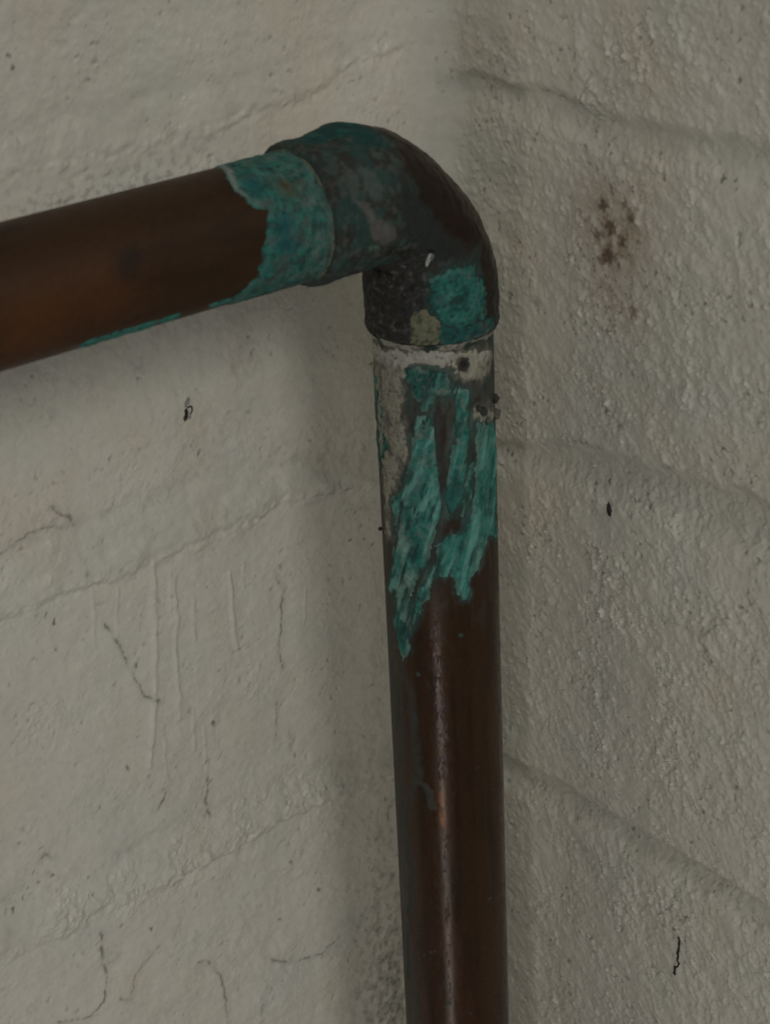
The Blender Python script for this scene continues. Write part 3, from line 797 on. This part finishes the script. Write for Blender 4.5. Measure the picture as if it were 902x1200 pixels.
# ---- level pipe
hz = Run(seg((-330, -105, 3.0), (-105, -36, 0.45), (-36, -8, 0.23)), (-0.6, 3.05), 11.0, 900)
hz.col[:] = (0.048, 0.0215, 0.0062)
hz.paint(ss(-0.2, 0.6, hz.n(6, 3, 10, stretch=4)), (0.032, 0.0145, 0.0046))
for q in D['Hwarm']:  # warm glow on the level pipe, painted into its colour
    hz.paint(0.55 * np.exp(-(hz.dot(q, 0.5) / q[2])**2), (0.120, 0.042, 0.012))
hz.rough[:] = 0.56 + 0.08 * hz.n(3, 3, 13)
hz.metal[:] = 0.2
for q in D['Hdark']:
    hz.paint(0.6 * np.exp(-(hz.dot(q, 0.8) / q[2])**2), (0.012, 0.009, 0.007), 0.6)
level = child(hz.mesh('pipe', root))
level['label'] = 'level pipe, smooth dark brown, turquoise where it enters the elbow'
pts = D['Hteal'] + [[-30.0, 3.2], [-8, 3.2], [-8, -1.0], [-25, -1.0]]
sd_ = hz.poly(pts, 0.9)
m = ss(-0.5, 0.5, sd_ + 0.4 * hz.n(1.0, 3, 16))
c = teal_colour(hz, 0.30, 0.6) * 0.85
hb = hz.n(2.6, 4, 140)
c = mix(c, (0.018, 0.046, 0.042), 0.75 * ss(0.05, 0.45, hb))
c = mix(c, (0.12, 0.19, 0.16), 0.6 * ss(0.1, 0.5, -hb))
c = mix(c, (0.075, 0.10, 0.088), 0.6 * ss(-0.1, 0.5, hz.n(3.0, 3, 33)))
for q in D['Hblue']:
    c = mix(c, BLUE, 0.8 * np.exp(-(hz.dot(q, 1.3) / (q[2] * 0.62))**2))
for q in D['Hbrown']:
    c = mix(c, (0.085, 0.065, 0.030), 0.8 * np.exp(-(hz.dot(q, 0.7) / q[2])**2))
ringy = fbm2(hz.s / 0.9 + 0.3 * hz.wx, hz.thp / 0.22, 4, 77, 0.65)
c = mix(c, (0.026, 0.052, 0.046), 0.6 * ss(0.1, 0.5, ringy) * ss(-31, -19, hz.s))
c = mix(c, (0.13, 0.15, 0.125), 0.5 * ss(0.1, 0.5, -ringy) * ss(-27, -19, hz.s))
c = mix(c, (0.15, 0.17, 0.145), 0.35 * ss(-24, -16, hz.s) * ss(-0.1, 0.5, hz.n(2, 3, 20)))
c = mix(c, (0.26, 0.31, 0.27), 0.75 * np.exp(-((sd_ - 0.5) / 0.6)**2) * ss(1.1, 0.4, hz.thp))
c = mix(c, (0.035, 0.040, 0.032), 0.7 * (1 - ss(0.25, 0.9, m)) * ss(-0.2, 0.3, hb))
hz.crust('verdigris_crust', level, m, 0.22, c, 0.13 * hz.n(1.2, 3, 24)).matrix_parent_inverse = Matrix.Identity(4)
m = np.zeros_like(hz.s)
for q in D['Hedge']:
    m = np.maximum(m, 1 - ss(0.5, 1.1, hz.dot(q, 0.7) / q[2] * np.where(hz.s < q[0], 0.6, 0.6)))
m *= ss(2.3, 2.42, hz.thp)
hz.crust('verdigris_crust', level, m, 0.18, teal_colour(hz, 0.3, 0.3), 0.1 * hz.n(1.0, 3, 27)).matrix_parent_inverse = Matrix.Identity(4)

# ---- elbow fitting
S0, S1 = D['rim_h'], D['rim_v']


def elbow_r(s):
    e = np.minimum(s - S0, S1 - s)
    lip = np.sqrt(np.clip(1 - (1 - np.clip(e / 1.0, 0, 1))**2, 0, 1))
    body = 12.2 - 0.35 * ss(11.0, 16.0, e)
    return 11.02 + (body - 11.02) * lip


el = Run(seg((S0, S0 + 1.2, 0.08), (S0 + 1.2, S1 - 1.2, 0.23), (S1 - 1.2, S1, 0.08)), (-0.6, 4.0), elbow_r, 1300)
# wrought elbow: the heel of the bend is drawn flat
_mid = np.exp(-(((el.s - ARC * 0.56) / 9.0)**2)) * np.maximum(np.cos(el.th), 0)**1.3
el.r -= 3.7 * _mid
el.r += 1.6 * np.exp(-(((el.s + 2.6) / 6.0)**2)) * np.maximum(np.cos(el.th), 0)**1.2 + 0.35 * np.exp(-(((el.s - S0 - 1.8) / 1.6)**2))
el.P = tube(el.s, el.th, el.r)
e_ = D['E']
n1, n2, n3 = el.n(3.0, 4, 10), el.n(1.0, 3, 14), el.n(2.2, 3, 17)
el.col[:] = (0.036, 0.038, 0.032)
el.paint(0.8 * ss(0.05, 0.5, n1), (0.070, 0.086, 0.075))
el.paint(0.7 * ss(0.15, 0.5, el.n(1.6, 4, 19)), (0.095, 0.098, 0.085))
el.paint(0.6 * ss(0.0, 0.5, n2), (0.018, 0.017, 0.014))
el.paint(0.6 * ss(-0.1, 0.5, el.n(5.0, 3, 23)), (0.030, 0.024, 0.017))
el.paint(0.5 * ss(0.0, 0.5, el.n(4.0, 3, 29)), (0.030, 0.052, 0.045))
el.paint(0.6 * ss(0.1, 0.6, -n3), (0.038, 0.029, 0.022))
el.rough[:] = 0.72 + 0.12 * n2
el.metal[:] = 0.1
el.h += 0.24 * n1 + 0.08 * n2 + 0.10 * n3
el.paint(0.75 * ss(0.0, 0.45, el.n(2.4, 4, 160)) * ss(14, 4, el.s), (0.052, 0.080, 0.070), 0.85, 0.0)
el.paint(0.7 * ss(0.0, 0.5, el.n(4.5, 4, 190) + 0.15) * ss(12, -2, el.s), (0.022, 0.068, 0.058), 0.85, 0.0)
el.paint(0.6 * ss(-4.5, 0.5, el.poly(e_['teal'], 2.5) + 1.2 * n3), (0.022, 0.055, 0.048), 0.8, 0.0)
el.paint(0.6 * ss(0.15, 0.5, el.n(1.5, 4, 166)) * ss(10, 0, el.s), (0.085, 0.095, 0.080), 0.85, 0.0)
el.paint(ss(-0.6, 0.8, el.poly(e_['teal_top'], 1.5) + 0.6 * n2), TEAL_D * 0.6, 0.85, 0.0)
el.paint(0.35 * ss(0.1, 0.5, n3) * ss(-0.4, 0.8, el.poly(e_['teal_top'], 1.5)), TEAL * 0.8)
el.paint(0.9 * ss(-0.8, 1.0, el.poly(e_['slate'], 1.6)), (0.030, 0.036, 0.034), 0.34, 0.3)
el.paint(0.9 * ss(-0.9, 0.9, el.poly(e_['brown'][:2] * 0 + [[1.0, -0.9], [24.0, -0.9], [24.0, 1.05]] + e_['brown'][4:], 1.2)), (0.028, 0.015, 0.009), 0.30, 0.4)
el.paint(0.9 * ss(-0.5, 0.5, el.poly(e_['brown2'], 0.8)), (0.032, 0.021, 0.015), 0.5, 0.4)
el.paint(0.75 * ss(-0.5, 0.6, el.poly(e_['greyteal'], 1.0)), (0.080, 0.108, 0.094), 0.8, 0, 0.06)
el.paint(0.6 * ss(-0.5, 0.6, el.poly(e_['greyteal2'], 1.0)), (0.085, 0.10, 0.088), 0.8, 0, 0.06)
el.paint(0.85 * ss(-0.5, 0.6, el.poly(e_['pale'], 1.0)), (0.115, 0.110, 0.102), 0.7, 0, 0.06)
el.paint(0.8 * ss(-0.3, 0.3, el.poly(e_['tealdot'], 0.6)), (0.09, 0.19, 0.15), 0.8, 0)
tar = ss(-0.7, 0.7, el.poly(e_['tar'], 1.4))
tc_ = mix(np.tile((0.024, 0.023, 0.020), (len(el.s), 1)), (0.115, 0.112, 0.10), 0.75 * ss(0.15, 0.6, el.n(1.3, 3, 21)))
tc_ = mix(tc_, (0.010, 0.010, 0.009), 0.9 * ss(0.05, 0.5, el.n(1.7, 3, 25)))
el.paint(tar, tc_, 0.5, 0.0)
el.h += tar * (0.22 * el.n(1.5, 3, 28) + 0.08 * el.n(0.6, 2, 31))
elbow = child(el.mesh('elbow_fitting', root))
elbow['label'] = 'elbow fitting mottled black, grey-green and dark brown'
m = ss(-0.8, 0.9, el.poly(e_['teal'], 2.0) + 0.8 * n2)
c = teal_colour(el, 0.35, 0.7) * 0.78
ed = 1 - ss(0.2, 1.0, m)
c = mix(c, (0.028, 0.036, 0.031), 0.85 * ed)
c = mix(c, (0.020, 0.040, 0.036), 0.7 * ss(0.1, 0.5, n1))
el.crust('verdigris_crust', elbow, m, 0.22, c, 0.22 * el.n(1.3, 3, 35), 'bright turquoise patch on the lower cup').matrix_parent_inverse = Matrix.Identity(4)
m = ss(-0.5, 0.5, el.poly(e_['tealdim'], 0.8) + 0.3 * n2)
el.crust('verdigris_crust', elbow, m, 0.12, mix(mix(TEAL_D * 1.1 + 0 * c, (0.09, 0.115, 0.092), 0.7 * ss(0, 0.5, n3)), (0.02, 0.03, 0.026), 0.8 * ss(0.0, 0.5, n2)), 0.12 * el.n(1.1, 3, 38)).matrix_parent_inverse = Matrix.Identity(4)
m = ss(-0.5, 0.5, el.poly(e_['yellow'], 0.9) + 0.3 * n2)
c = mix(np.tile((0.17, 0.17, 0.11), (len(el.s), 1)), (0.07, 0.075, 0.05), ss(0.0, 0.5, el.n(1.1, 3, 41)))
el.crust('flux_residue', elbow, m, 0.10, c, 0.06 * el.n(1.2, 3, 44)).matrix_parent_inverse = Matrix.Identity(4)


# ---- solder fillets at the two cups
def solder(sa, sb, ra, rb, col, parent, lumpy=1.0):
    n = 12
    s = np.linspace(sa, sb, n)
    f = np.linspace(0, 1, n)
    rr = ra + (rb - ra) * f
    w = Run(s, (-0.6, 4.0), 11.0, 1700)
    w.r = np.interp(w.s, np.sort(s), rr[np.argsort(s)])
    w.h = lumpy * (0.14 * w.n(1.6, 3, 3) + 0.07 * w.n(0.6, 2, 6))
    c = mix(np.tile(col, (len(w.s), 1)), (0.030, 0.052, 0.045), ss(-0.25, 0.25, w.n(4.0, 3, 9)))
    c = mix(c, np.array(col) * 0.4, 0.8 * ss(0.0, 0.5, w.n(1.3, 3, 12)))
    V = tube(w.s, w.th, w.r + w.h)
    o = build('solder_ring', V, w.grid(), M_CRUST, parent, {'col': c})
    o.matrix_parent_inverse = Matrix.Identity(4)


solder(S0 + 0.12, S0 - 0.55, 11.5, 10.9, (0.15, 0.145, 0.09), elbow)
solder(S1 - 0.3, S1 + 1.7, 11.95, 10.7, (0.33, 0.315, 0.25), elbow, 2.2)


# ---- lumps of corrosion and a chip of white paint
def lump(name, centre, radii, axes, col, seed, mat, parent):
    n, k = 14, 9
    u, w = np.meshgrid(np.linspace(0, 2 * np.pi, n, endpoint=False), np.linspace(-np.pi / 2, np.pi / 2, k), indexing='ij')
    dirs = np.column_stack([(np.cos(w) * np.cos(u)).ravel(), (np.cos(w) * np.sin(u)).ravel(), np.sin(w).ravel()])
    rr = 1 + 0.45 * fbm3(dirs * 1.3 + seed, 3, 1900)
    V = np.asarray(centre) + ((dirs * rr[:, None]) * radii) @ np.asarray(axes)
    i = np.arange(n * k).reshape(n, k)
    j = np.roll(i, -1, 0)
    q = np.stack([i[:, :-1], j[:, :-1], j[:, 1:], i[:, 1:]], -1).reshape(-1, 4)
    c = np.tile(col, (len(V), 1)) * (0.7 + 0.6 * np.abs(fbm3(dirs * 2 + seed, 2, 1903)))[:, None]
    return build(name, V, q, mat, parent, {'col': c})


def frame(s, th, r):
    p = tube(np.array([s]), np.array([th]), np.array([r]))[0]
    n = tube(np.array([s]), np.array([th]), np.array([r + 1.0]))[0] - p
    t = tube(np.array([s + 0.05]), np.array([th]), np.array([r]))[0] - p
    t /= np.linalg.norm(t)
    return p, n, t, np.cross(n, t)


for i, (s, th, r) in enumerate(D['Vlumps']):
    r *= 1.15 if i in (0, 1) else 0.8
    p, n, t, bb = frame(s, th - (0.12 if i in (0, 1) else 0.0), 11.35)
    o = lump('corrosion_lump', p, (r * 0.9, r * 0.8, r * 0.75), (t, bb, n), (0.15, 0.15, 0.12) if i % 2 else (0.06, 0.062, 0.052), 3.1 * i, M_CRUST, upright)
    o.matrix_parent_inverse = Matrix.Identity(4)
s, th = D['fleck']
p, n, t, bb = frame(s, th, 12.15)
c45 = (t * 0.75 - bb * 0.66)
o = lump('paint_chip', p - 0.5 * c45 + 0.35 * np.cross(n, c45), (0.85, 0.5, 0.3), (c45, np.cross(n, c45), n), (0.16, 0.165, 0.155), 9.1, M_CRUST, elbow)
o.matrix_parent_inverse = Matrix.Identity(4)
o = lump('paint_chip', p, (1.45, 0.42, 0.3), (c45, np.cross(n, c45), n), (0.50, 0.50, 0.48), 5.5, M_CRUST, elbow)
o.matrix_parent_inverse = Matrix.Identity(4)
o['label'] = 'tiny white chip of paint on the elbow'


# ------------------------------------------------------------------ bits stuck to the walls
def strand(name, pts, normals, radii, col, label, cat):
    """thin crumpled thread lying on a wall"""
    pts = np.asarray(pts, float)
    k = 6
    V, Q = [], []
    tg = np.gradient(pts, axis=0)
    for i, (p, nn_, r) in enumerate(zip(pts, normals, radii)):
        tt = tg[i] / np.linalg.norm(tg[i])
        side = np.cross(nn_, tt)
        for a in range(k):
            an = 2 * np.pi * a / k
            V.append(p + r * (math.cos(an) * side + 0.7 * math.sin(an) * nn_))
    for i in range(len(pts) - 1):
        for a in range(k):
            b_ = (a + 1) % k
            Q.append((i * k + a, i * k + b_, (i + 1) * k + b_, (i + 1) * k + a))
    V = np.array(V)
    o = build(name, V, Q, M_DEBRIS, None, {'col': np.tile(col, (len(V), 1))})
    return tag(o, label, cat)


def on_wall(at, pts, lift=0.12):
    out, nn_ = [], []
    for q in pts:
        p, n_ = at(*q)
        out.append(p + n_ * lift)
        nn_.append(n_)
    return np.array(out), nn_


rs = np.random.RandomState(4)


def wiggle(pts, n, amp):
    pts = np.asarray(pts, float)
    f = np.linspace(0, len(pts) - 1, n)
    out = np.column_stack([np.interp(f, range(len(pts)), pts[:, i]) for i in (0, 1)])
    return out + rs.normal(0, amp, out.shape)


q = wiggle(D['deb']['strand'], 16, 0.22)
P_, N_ = on_wall(at_right, q)
strand('soot_strand', P_, N_, 0.12 + 0.30 * rs.rand(16), (0.035, 0.032, 0.028), 'black upright strand of soot on the right wall, low beside the pipe', 'debris')
q = wiggle(D['deb']['flake'], 9, 0.1)
P_, N_ = on_wall(at_right, q, 0.25)
strand('dark_flake', P_, N_, np.array([0.1, 0.35, 0.4, 0.65, 0.5, 0.7, 0.45, 0.4, 0.1]), (0.035, 0.031, 0.027), 'small black flake hanging under the bluish joint of the right wall', 'debris')
# dead insect husk caught in a wisp of web
ix, iz = D['deb']['insect']
husk = empty('insect_husk', Vector(at_left(ix, iz)[0]) * MM)
tag(husk, 'tiny dead insect husk stuck to the left wall below the level pipe', 'insect')
for nm, q, r0, cc in (('body', [(ix - 0.3, iz + 0.6), (ix - 0.4, iz - 0.2), (ix - 0.5, iz - 1.6)], 0.34, (0.03, 0.027, 0.022)),
                      ('leg', [(ix - 0.2, iz + 0.5), (ix + 0.9, iz + 0.9), (ix + 1.1, iz + 0.1), (ix + 0.5, iz - 0.8)], 0.16, (0.05, 0.045, 0.04)),
                      ('leg', [(ix - 0.4, iz - 0.4), (ix - 1.0, iz - 0.9), (ix - 0.8, iz - 1.8)], 0.13, (0.05, 0.045, 0.04)),
                      ('wing', [(ix - 0.3, iz + 1.0), (ix + 0.2, iz + 1.9), (ix + 0.5, iz + 2.7)], 0.42, (0.33, 0.32, 0.29)),
                      ('wing', [(ix - 0.1, iz - 0.2), (ix + 0.4, iz - 1.0), (ix + 0.3, iz - 1.6)], 0.36, (0.40, 0.39, 0.36))):
    n_ = 8
    qq = wiggle(q, n_, 0.05)
    P_, N_ = on_wall(at_left, qq, 0.2)
    rad = r0 * np.array([0.4, 0.8, 1, 1.05, 0.95, 0.85, 0.7, 0.3])
    o = strand(nm, P_, N_, rad, cc, None, None)
    o.parent = husk
    o.matrix_parent_inverse = Matrix.Translation(husk.location).inverted()
